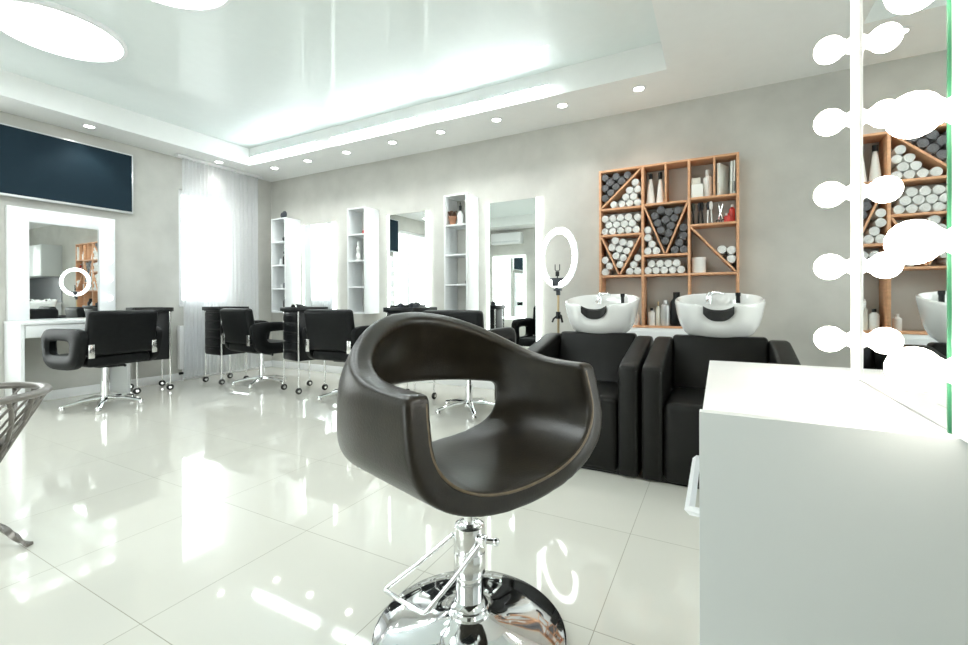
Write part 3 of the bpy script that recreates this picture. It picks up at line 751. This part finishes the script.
# ---------------------------------------------------------------- backwash units
def backwash(loc, label):
    t = thing('backwash_unit', label, 'shampoo chair', loc, 0, 'backwash units with white basins')
    hw = .3625
    for sx in (-1,1):
        x0, x1 = (sx*hw, sx*(hw-.105)); x0, x1 = min(x0,x1), max(x0,x1)
        pts = [(2.445,.006),(2.445,.565),(2.455,.595),(2.485,.612),(2.72,.662),(3.00,.720),(3.09,.722),(3.13,.70),(3.14,.66),(3.14,.006)]
        MB().prism(pts,'x',x0,x1,.022,3).build('armrest', 'leather3', t)
    MB().box(-hw+.106,hw-.106,2.452,3.0,.006,.425,.04,4).build('seat', 'leather3', t)
    MB().prism([(2.93,.40),(3.035,.735),(3.12,.735),(3.135,.70),(3.135,.40)],'x',-hw+.106,hw-.106,.018,3).build('backrest', 'leather3', t)
    MB().box(-hw+.02,hw-.02,2.48,3.12,0,.04).build('plinth', 'blackp', t)
    # basin support and bowl
    MB().box(-.12,.12,3.142,3.42,.0,.74,.02,3).build('basin_pedestal', 'blackp', t)
    b = bmesh.new(); n = 64
    cx, cy = 0., 3.21
    def ring(a, bb, z, notch, dz, yo=0.):
        out = []
        for k in range(n):
            q = 2*PI*k/n
            c, s = math.cos(q), math.sin(q)
            e = 2.4; kk = (abs(c)**e+abs(s)**e)**(-1/e)
            x, y = a*kk*c, bb*kk*s
            fr = math.exp(-((x/.078)**4)) if s < 0 else 0.
            sl = max(0, (z-.70)/.27)*.16*y
            out.append(b.verts.new((cx+x, cy+yo+y+notch*.035*fr, z+sl-dz*.040*fr)))
        return out
    R_ = []
    for (a, bb, z, no, dz, yo) in ((.02,.03,.700,0,0,.02),(.11,.12,.700,0,0,.02),(.155,.16,.712,0,0,.01),(.198,.20,.752,0,0,.005),(.226,.224,.805,.2,0,0),(.241,.238,.865,.7,.1,0),
                                    (.250,.247,.920,1,.6,0),(.255,.252,.950,1,1,0),(.253,.250,.962,1,1,0),(.243,.240,.965,1,1,0),(.234,.230,.957,1,1,0),(.222,.218,.915,.8,.5,0),(.195,.19,.85,.3,0,0),(.14,.14,.79,0,0,.01),(.03,.03,.775,0,0,.02)):
        R_.append(ring(a,bb,z,no,dz,yo))
    for i in range(len(R_)-1):
        for k in range(n): b.faces.new((R_[i][k], R_[i][(k+1)%n], R_[i+1][(k+1)%n], R_[i+1][k]))
    b.faces.new(R_[0][::-1]); b.faces.new(R_[-1])
    bmesh.ops.recalc_face_normals(b, faces=b.faces)
    mb = MB(); mb._merge(b); ba = mb.build('basin', 'ceramic', t)
    # neck rest : curved black pad following the notch
    rows = []
    m = 17
    for i in range(m):
        u = -1+2*i/(m-1); x = .082*u
        y = 3.21-.252+.035*math.exp(-((x/.078)**4))
        zt = .896+.024*abs(u)**2.5; h = .068-.022*abs(u)**3
        rows.append([(x, y-.012, zt), (x, y-.022, zt-.012), (x, y-.018, zt-h), (x, y+.02, zt-h+.006), (x, y+.01, zt-.004)])
    b = bmesh.new(); V_ = [[b.verts.new(p) for p in r_] for r_ in rows]
    for i in range(m-1):
        for k in range(5): b.faces.new((V_[i][k], V_[i][(k+1)%5], V_[i+1][(k+1)%5], V_[i+1][k]))
    b.faces.new(V_[0]); b.faces.new(V_[-1][::-1]); bmesh.ops.recalc_face_normals(b, faces=b.faces)
    mb = MB(); mb._merge(b); mb.build('neck_rest', 'blackr', ba)
    mb = MB(); mb.lathe([(0,.0),(.024,0),(.022,.03),(.020,.055),(0,.06)], (-.06,3.38,.93), seg=18)
    mb.tube([(-.06,3.38,.985),(-.05,3.355,1.002),(0.0,3.33,1.004),(.035,3.32,.998)], [.016,.014,.010,.008], 10)
    mb.tube([(-.06,3.38,.955),(-.062,3.33,.952),(-.064,3.30,.935)], [.012,.012,.010], 10)
    mb.build('faucet', 'chrome', ba)
    mb = MB(); mb.lathe([(0,0),(.013,0),(.013,.045),(.016,.05),(.016,.07),(0,.07)], (.115,3.37,.935), seg=14); mb.build('spray_holder', 'blackp', ba)
    return t
bw = backwash((.0,0,0), 'black leather backwash chair with white basin, partly behind the white table')
dup(bw, (-.742,0,0), 0, 'black leather backwash chair with white basin beside the ring light')

# ring light ------------------------------------------------------------------
rx, ry = -1.20, 3.58
rl = thing('ring_light', 'glowing ring light on a tripod stand beside the backwash chairs', 'ring light', (rx, ry, 0))
q = Matrix.Rotation(math.radians(-35),4,'Z') @ Matrix.Rotation(PI/2,4,'X')
hdz = 1.315
mb = MB(); mb.torus((0,0,hdz), .228, .026, q, 64, 12, .4); mb.build('lamp_ring', 'ring', rl)
mb = MB(); mb.torus((.007,.010,hdz), .228, .031, q, 64, 12, .30); mb.build('ring_shell', 'silver', rl)
mb = MB(); mb.cyl((0,.02,.25),(0,.02,1.05),.010,seg=14); mb.build('pole', 'gold', rl)
mb = MB(); mb.cyl((0,.02,1.0),(0,.02,1.07),.018); mb.sphere((0,.01,1.05),.025,12); mb.cyl((-.035,.01,1.045),(.035,.01,1.045),.009,seg=10); mb.build('tilt_joint', 'slate', rl)
mb = MB(); mb.cyl((0,.02,.80),(0,.02,.86),.020); mb.tube([(0,.02,.83),(-.035,0,.80),(-.045,-.005,.77)],.008,8); mb.tube([(0,.02,.84),(.03,0,.83),(.045,-.005,.77)],.009,8); mb.build('clamp_knob', 'blackp', rl)
for k in range(3):
    a = 2*PI*k/3+.9
    mb = MB(); mb.tube([(0,.02,.30),(.20*math.cos(a),.02+.20*math.sin(a),.01)],.008,8); mb.build('leg', 'slate', rl)
mb = MB(); mb.box(-.016,.016,-.006,.006,1.16,1.20,.003); mb.tube([(0,0,1.08),(0,0,1.17)],.005,8); mb.build('phone_arm', 'blackp', rl)
mb = MB(); mb.tube([(-.020,0,1.26),(-.020,0,1.215),(-.012,0,1.205),(.012,0,1.205),(.020,0,1.215),(.020,0,1.26)],.004,8); mb.sphere((.0,0,1.185),.012,10); mb.build('phone_clamp', 'blackp', rl)
mb = MB(); mb.box(-.10,.10,-.03,.03,1.135,1.145,.003); mb.box(-.04,.04,-.025,.025,1.075,1.135,.004); mb.build('cross_bar', 'slate', rl)

# ---------------------------------------------------------------- hero tub chair (distance field -> smooth shell)
P = dict(cx=-.5985, cy=1.0105, ang=1.2679, W=.3396, Tf=.256, k=-.2147, z0=.5074, zc=.6972, n=2.2652, th=.0622, za=.781, zb=.944,
         m=1.93, t0=.041, Tb=.356, p=4.168, thb=.0416, c=1.5454, ct=.54)
CA, SA = math.cos(P['ang']), math.sin(P['ang'])
tf_top = P['Tf']+P['k']*(P['za']-P['z0'])
def grid_field(h=.0065):
    s = np.arange(-.38,.38,h); t = np.arange(-.40,.34,h); z = np.arange(.47,.985,h)
    S, T, Z = np.meshgrid(s, t, z, indexing='ij')
    def sd(f):
        g = np.gradient(f, h); m = np.sqrt(sum(q*q for q in g)); return f/np.maximum(m, .25*np.median(m))
    hz = (np.sqrt((Z-P['za'])**2+.045**2)+(Z-P['za']))/2-.006
    g_ = np.clip((tf_top-T)/(tf_top-P['t0']+P['Tb']), 0, 1)
    Sx = S/np.maximum(1-P['c']*hz, .3); Tx = T-P['ct']*hz*g_
    aS = np.abs(Sx)/P['W']
    low = np.clip((P['zc']-Z)/(P['zc']-P['z0']), 0, None)
    U = (aS**P['n']+low**P['n'])**(1/P['n'])-1
    back = np.clip((P['t0']-Tx)/P['Tb'], 0, None)
    PL = (aS**P['m']+back**P['m'])**(1/P['m'])-1
    dU = sd(U); dP = sd(PL)
    dF = (T-(P['Tf']+P['k']*(Z-P['z0'])))/math.sqrt(1+P['k']**2)
    def smax(a, b, r): 
        hh = np.clip(r-np.abs(a-b), 0, None)/r
        return np.maximum(a, b)+hh*hh*r*.25
    hull = smax(smax(dU, dP, .05), dF, .014)
    thz = P['thb']+(P['th']-P['thb'])*np.clip((Z-P['z0'])/.12, 0, 1)
    Wi = P['W']-P['th']; lowi = np.clip((P['zc']-Z)/(P['zc']-P['z0']-P['thb']), 0, None)
    cU = sd(((np.abs(Sx)/Wi)**P['n']+lowi**P['n'])**(1/P['n'])-1)
    cav = smax(cU, dP+P['th']*.92, .045)
    gt = np.sin(g_*PI/2)**P['p']
    ztop = P['za']+(P['zb']-P['za'])*gt
    dT = sd(Z-ztop)
    arch = .694+.010*np.clip(1-(S/.25)**2, 0, 1)
    hole = smax(smax(Z-arch, T+.160-.22*np.clip(np.abs(S)-.05,0,None), .02), np.abs(S)-.272+.0*Z, .03)
    f = smax(hull, -cav, .014); f = smax(f, dT, .016); f = smax(f, -hole, .016)
    return s, t, z, f
def surface_nets(s, t, z, f, h):
    neg = f < 0
    n0, n1, n2 = f.shape
    acc = np.zeros((n0-1,n1-1,n2-1,3)); cnt = np.zeros((n0-1,n1-1,n2-1))
    corners = [(i,j,k) for i in (0,1) for j in (0,1) for k in (0,1)]
    def sub(i,j,k): return f[i:n0-1+i, j:n1-1+j, k:n2-1+k]
    for a in corners:
        for d in range(3):
            if a[d] == 1: continue
            b = list(a); b[d] = 1
            fa, fb = sub(*a), sub(*b); x = (fa < 0) != (fb < 0)
            w = np.where(x, fa/np.where(x, fa-fb, 1), 0)
            for e in range(3):
                v = a[e]+(w if e == d else 0)
                acc[..., e] += np.where(x, v, 0)
            cnt += x
    act = cnt > 0
    idx = -np.ones(act.shape, int); idx[act] = np.arange(act.sum())
    I = np.argwhere(act); V = acc[act]/cnt[act][:, None]+I
    V = V*h+np.array([s[0], t[0], z[0]])
    F_ = []
    # edges along each axis
    for d in range(3):
        o = [1,1,1]; sl0 = [slice(1,-1)]*3; 
        A = [slice(1,n0-1), slice(1,n1-1), slice(1,n2-1)]; B = list(A)
        A[d] = slice(0,f.shape[d]-1); B[d] = slice(1,f.shape[d])
        fa = neg[tuple(A)]; fb = neg[tuple(B)]; x = fa != fb
        P_ = np.argwhere(x)
        off = np.array([1,1,1]); off[d] = 0
        base = P_+off
        e1 = np.zeros(3, int); e2 = np.zeros(3, int); e1[(d+1)%3] = 1; e2[(d+2)%3] = 1
        q = [idx[tuple((base-a*e1-b*e2).T)] for a, b in ((1,1),(0,1),(0,0),(1,0))]
        Q = np.stack(q, 1); fl = fa[x]
        Q[~fl] = Q[~fl][:, ::-1]
        F_.append(Q)
    return V, np.concatenate(F_)
h_ = .0065
s_, t_, z_, f_ = grid_field(h_)
V, Fq = surface_nets(s_, t_, z_, f_, h_)
Fq = Fq[(Fq >= 0).all(1)]
hero = thing('tub_chair', 'big black leather tub chair on round chrome base in the foreground', 'chair', (-.637,1.104,0))
def S2W(s, t, z): return (P['cx']+s*CA+t*SA+.637, P['cy']+s*SA-t*CA-1.104, z)
me = bpy.data.meshes.new('shell')
W_ = np.stack([P['cx']+V[:,0]*CA+V[:,1]*SA+.637, P['cy']+V[:,0]*SA-V[:,1]*CA-1.104, V[:,2]], 1)
# light laplacian smoothing
E_ = np.concatenate([Fq[:, [0,1]], Fq[:, [1,2]], Fq[:, [2,3]], Fq[:, [3,0]]])
for lam in (.5,-.52,.5,-.52,.5,-.52,.5,-.52):
    a_ = np.zeros_like(W_); c_ = np.zeros(len(W_))
    for i, j in ((0,1),(1,0)):
        np.add.at(a_, E_[:, i], W_[E_[:, j]]); np.add.at(c_, E_[:, i], 1)
    W_ = W_+lam*(a_/np.maximum(c_, 1)[:, None]-W_)
me.from_pydata(W_.tolist(), [], Fq.tolist()); me.update()
bmx = bmesh.new(); bmx.from_mesh(me); bmesh.ops.recalc_face_normals(bmx, faces=bmx.faces); bmx.to_mesh(me); bmx.free()
me.shade_smooth(); me.materials.append(M['leather2'])
so = bpy.data.objects.new('shell', me); COL.objects.link(so); so.parent = hero
def Ucurve(W, z0, za, tt=.0, n=90):
    out = []
    def wz(z): return W*(1-P['c']*((math.sqrt((z-P['za'])**2+.045**2)+(z-P['za']))/2-.006))
    for i in range(13): z = za+(P['zc']-za)*i/12; out.append((-W, z))
    for i in range(1, n):
        ph = (-1+2*i/n)*PI/2
        out.append((W*math.copysign(abs(math.sin(ph))**(2/P['n']), math.sin(ph)), P['zc']-(P['zc']-z0)*abs(math.cos(ph))**(2/P['n'])))
    for i in range(13): z = P['zc']+(za-P['zc'])*i/12; out.append((W, z))
    return [S2W(wz(z)*s/W, P['Tf']+P['k']*(z-P['z0'])+tt, z) for s, z in out]
MB().tube(Ucurve(P['W']-P['th']+.003, P['z0']+P['thb']-.003, P['za']-.018, -.0024), .0030, 8).build('front_piping', 'piping', hero)['label'] = 'tan piping along the inner front edge'
# pump column, base, foot bar
MB().lathe([(0,.0),(.268,.0),(.275,.004),(.275,.012),(.268,.017),(.20,.026),(.12,.040),(.075,.056),(.062,.066),(.062,.074),(.056,.080),(0,.080)], seg=96).build('base_disc', 'chrome', hero)
mb = MB(); mb.lathe([(0,.08),(.052,.08),(.054,.088),(.046,.098),(.040,.102),(.040,.175),(0,.175)], seg=48); mb.build('lower_column', 'chrome', hero)
mb = MB(); mb.lathe([(0,.175),(.0435,.175),(.0455,.180),(.0455,.235),(.0435,.238),(.0455,.242),(.0455,.300),(.043,.312),(.030,.318),(0,.318)], seg=48); mb.build('pump_sleeve', 'satin', hero)
mb = MB(); mb.cyl((0,0,.318),(0,0,.500),.016,seg=20); mb.build('piston', 'chrome', hero)
c0 = S2W(0,0,0)
mb = MB(); mb.box(-.07,.07,-.07,.07,.488,.503,.004); mb.build('seat_mount', 'blackp', hero, )
ox, oy = .637, -1.104
pA = Vector((-.675+ox, 1.075+oy, .288)); pB = Vector((-.583+ox, 1.083+oy, .286))
dA = Vector((-.868+ox, .999+oy, .112)); dB = Vector((-.706+ox, .977+oy, .108))
mid = [pA, pA.lerp(dA,.5)+Vector((0,0,-.004)), pA.lerp(dA,.93)]
for k in range(1,6):
    u = k/6; a = pA.lerp(dA,.93).lerp(dA,u) if u < .5 else dA
    cpt = pA.lerp(dA,.93)*(1-u)**2+dA*2*u*(1-u)+dA.lerp(dB,.10)*u*u; mid.append(cpt)
mid.append(dA.lerp(dB,.5))
for k in range(1,6):
    u = k/6; mid.append(dA.lerp(dB,.88)*(1-u)**2+dB*2*u*(1-u)+dB.lerp(pB,.08)*u*u)
mid += [dB.lerp(pB,.5)+Vector((0,0,-.004)), pB]
MB().tube(mid, .0065, 12).build('foot_bar', 'chrome', hero)
mb = MB(); mb.cyl(pB+Vector((-.012,0,0)), pB+Vector((.035,.012,.002)), .008, seg=12); mb.sphere(pB+Vector((.036,.012,.002)), .011, 12)
mb.box(pB.x-.012,pB.x+.012,pB.y-.010,pB.y+.014,pB.z-.012,pB.z+.014,.004); mb.cyl((.03,-.02,.292),pB,.009,seg=10); mb.build('pivot_joint', 'chrome', hero)

# ---------------------------------------------------------------- lattice chair, cut by the left frame edge
lx, ly, lz, R1 = -2.765, .572, .568, .272
lt = thing('lattice_chair', 'taupe lattice chair with twisted metal leg at the left edge', 'chair', (lx, ly, 0))
mb = MB(); N_ = 64
mb.tube([(R1*math.cos(2*PI*k/N_), R1*math.sin(2*PI*k/N_), lz) for k in range(N_)], .021, 12, closed=True, flat=.75)
mb.build('top_rim', 'greyplas', lt)
R2 = .092; zb2 = .225
mb = MB()
def basket(a, u):
    r = R1+(R2-R1)*u; return (r*math.cos(a), r*math.sin(a), lz-.012+(zb2-lz)*u)
nst = 18
for k in range(nst):
    a0 = 2*PI*k/nst
    for sgn, off in ((1,0),(-1,.1)):
        pts = [basket(a0+off+sgn*.75*u, u) for u in [j/8 for j in range(9)]]
        mb.tube(pts, .0080, 8, flat=.7)
mb.lathe([(0,.205),(.085,.205),(.098,.218),(.098,.235),(.088,.245),(0,.245)], seg=32)
mb.build('lattice_back', 'greyplas', lt)
mb = MB(); mb.lathe([(0,.350),(.150,.350),(.160,.356),(.160,.366),(.150,.372),(0,.368)], seg=40); mb.build('seat', 'greyplas', lt)
for a in (math.radians(16.7), math.radians(168), math.radians(270)):
    c, s = math.cos(a), math.sin(a)
    b = bmesh.new(); rings = []; n = 40
    for i in range(n+1):
        u = i/n
        r = .03+.37*u; z = .21*(1-u)**1.5+.004+.010*(1-u)
        tw = u*9.5
        d = Vector((c*.37, s*.37, -.30*1.7*(1-u)**.7)).normalized(); e1 = Vector((-s, c, 0)); e2 = d.cross(e1)
        w1, w2 = .011, .0055
        ring = []
        for (p_, q_) in ((1,1),(-1,1),(-1,-1),(1,-1)):
            ring.append(b.verts.new(Vector((r*c, r*s, z+.006)) + (e1*math.cos(tw)+e2*math.sin(tw))*w1*p_ + (-e1*math.sin(tw)+e2*math.cos(tw))*w2*q_))
        rings.append(ring)
    for i in range(n):
        for k in range(4): b.faces.new((rings[i][k], rings[i][(k+1)%4], rings[i+1][(k+1)%4], rings[i+1][k]))
    b.faces.new(rings[0][::-1]); b.faces.new(rings[-1]); bmesh.ops.recalc_face_normals(b, faces=b.faces)
    m_ = MB(); m_._merge(b); m_.build('leg', 'greyplas', lt)
    
# ---------------------------------------------------------------- makeup table and big bulb mirror at the right
TZ = .805
mt = thing('makeup_table', 'white makeup table with pale grey side panel in right foreground', 'table', (0,0,0))
MB().box(-.020,.62,.690,1.262,TZ-.022,TZ,.001).build('tabletop', 'whitelam', mt)
MB().box(-.0235,.62,.672,.690,0,TZ+.001,.001).build('side_panel', 'greylam', mt)['label'] = 'pale grey side panel'
MB().box(-.0,.60,.692,1.25,.03,TZ-.024).build('body', 'whitelam', mt, smooth=False)
for z0,z1 in ((.475,.775),(.06,.465)):
    d = MB().box(-.020,-.001,.693,1.255,z0,z1,.002).build('drawer', 'whitelam', mt)
    zz = .585
    if z0 > .4: MB().tube([(-.020,.862,zz),(-.046,.862,zz),(-.046,1.15,zz),(-.020,1.15,zz)], .0085, 4).build('handle', 'whitep', d)
MB().box(.186,.1885,.70,.885,TZ,TZ+.0004).build('tabletop_line', 'greylam', mt, smooth=False)  # thin pale grey line lying on the tabletop
big = thing('makeup_mirror', 'tall makeup mirror with column of bright bulbs in the right foreground', 'mirror', (0,0,0))
mx_ = .236; Z1 = 1.86
mb = MB()
mb.box(mx_-.004,mx_+.05,1.062,1.118,TZ+.001,Z1,.003); mb.box(mx_-.004,mx_+.05,.628,.688,TZ+.001,Z1,.003); mb.box(mx_-.004,mx_+.05,.688,1.062,Z1-.06,Z1,.003)
mb.box(mx_+.006,mx_+.05,.688,1.062,TZ+.001,Z1-.06)
mb.build('mirror_frame', 'whitelam', big)
MB().box(mx_,mx_+.005,.6915,1.062,TZ+.002,Z1-.06).build('glass', 'mirror', big, smooth=False)
MB().box(mx_-.006,mx_+.005,.6885,.6920,TZ+.002,Z1-.06).build('glass_edge', 'greenedge', big, smooth=False)['label'] = 'green glass edge strip'
for k in range(7):
    z = .881+.1425*k
    bulb_at(big, (mx_-.004,1.090,z), (-1,0,0), .0252, 'bulb', 24); bulb_at(big, (mx_-.004,.664,z), (-1,0,0), .0252, 'bulb', 24)

# ---------------------------------------------------------------- things seen only in mirrors
kc = thing('wall_cupboard', 'white upper wall cupboard seen in the bulb framed mirror', 'cupboard', (0,0,0))
MB().box(1.35,3.1,3.92,YB,1.52,2.20,.003).build('body', 'greylam', kc)
for k in range(3): MB().box(1.355+k*.583,1.35+.58+k*.583,3.90,3.92,1.525,2.195,.003).build('door', 'whitelam', kc)
one(MB().box(1.35,3.1,YB-.017,YB-.001,.942,1.52), 'splashback', 'splash', 'charcoal splashback panel below white wall cupboard', 'panel')
kb = thing('base_cabinet', 'white base cabinet run seen in the bulb framed mirror', 'cabinet', (0,0,0))
MB().box(1.35,3.1,3.70,4.234,.0,.90,.003).build('body', 'whitelam', kb)
MB().box(1.34,3.12,3.66,4.234,.90,.94,.003).build('countertop', 'whitelam', kb)
for k in range(3): MB().box(1.355+k*.583,1.35+.58+k*.583,3.68,3.70,.06,.88,.003).build('door', 'whitelam', kb)
ac = thing('air_conditioner', 'white wall air conditioner seen in the mirror beside ring light', 'air conditioner', (-4.98,YF,2.33))
MB().box(0,.80,0,.20,0,.27,.03,4).build('body', 'whitep', ac)
MB().box(.04,.76,.198,.206,.03,.07,.002).build('air_flap', 'silver', ac)
rm = thing('framed_mirror', 'white framed mirror on the rear wall seen by the ring light', 'mirror', (-5.0,YF,.50))
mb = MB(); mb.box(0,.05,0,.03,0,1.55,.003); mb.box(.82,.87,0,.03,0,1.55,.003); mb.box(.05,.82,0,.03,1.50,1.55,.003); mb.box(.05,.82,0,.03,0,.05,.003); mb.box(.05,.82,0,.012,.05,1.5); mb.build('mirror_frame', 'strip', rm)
MB().box(.05,.82,.012,.016,.05,1.50).build('glass', 'mirror', rm, smooth=False)

# ---------------------------------------------------------------- world
w = bpy.data.worlds.new('sky'); scene.world = w; w.use_nodes = True
N = w.node_tree.nodes; L = w.node_tree.links
bg = N['Background']
sky = N.new('ShaderNodeTexSky'); sky.sky_type = 'HOSEK_WILKIE'; sky.turbidity = 8; sky.ground_albedo = .6; sky.sun_direction = Vector((.3,.4,.85)).normalized()
mx = N.new('ShaderNodeMix'); mx.data_type = 'RGBA'; mx.inputs['Factor'].default_value = .75
L.new(sky.outputs[0], mx.inputs['A']); mx.inputs['B'].default_value = (.97,.99,.97,1)
L.new(mx.outputs['Result'], bg.inputs['Color']); bg.inputs['Strength'].default_value = 6.0

# ---------------------------------------------------------------- camera
yaw, pitch, roll = math.radians(27.987), math.radians(-.173), math.radians(-.1985)
fwd = Vector((-math.sin(yaw)*math.cos(pitch), math.cos(yaw)*math.cos(pitch), math.sin(pitch)))
r0 = Vector((math.cos(yaw), math.sin(yaw), 0)); u0 = r0.cross(fwd)
r1 = r0*math.cos(roll)+u0*math.sin(roll); u1 = -r0*math.sin(roll)+u0*math.cos(roll)
cd = bpy.data.cameras.new('camera'); cam = bpy.data.objects.new('camera', cd); COL.objects.link(cam)
cd.sensor_width = 36; cd.lens = 441.05/968*36; cd.shift_y = -(322.5-301.53)/968; cd.clip_start = .02
mtx = Matrix((( r1.x,u1.x,-fwd.x,0),(r1.y,u1.y,-fwd.y,0),(r1.z,u1.z,-fwd.z,.96),(0,0,0,1)))
cam.matrix_world = mtx
scene.camera = cam
vs = scene.view_settings
vs.view_transform = 'Standard'; vs.look = 'None'; vs.exposure = 0.46; vs.gamma = 1; vs.use_curve_mapping = False
cy_ = scene.cycles
cy_.use_denoising = True
cy_.max_bounces = 12; cy_.diffuse_bounces = 6; cy_.glossy_bounces = 6; cy_.transparent_max_bounces = 16
cy_.sample_clamp_indirect = 8
cy_.caustics_reflective = False; cy_.caustics_refractive = False
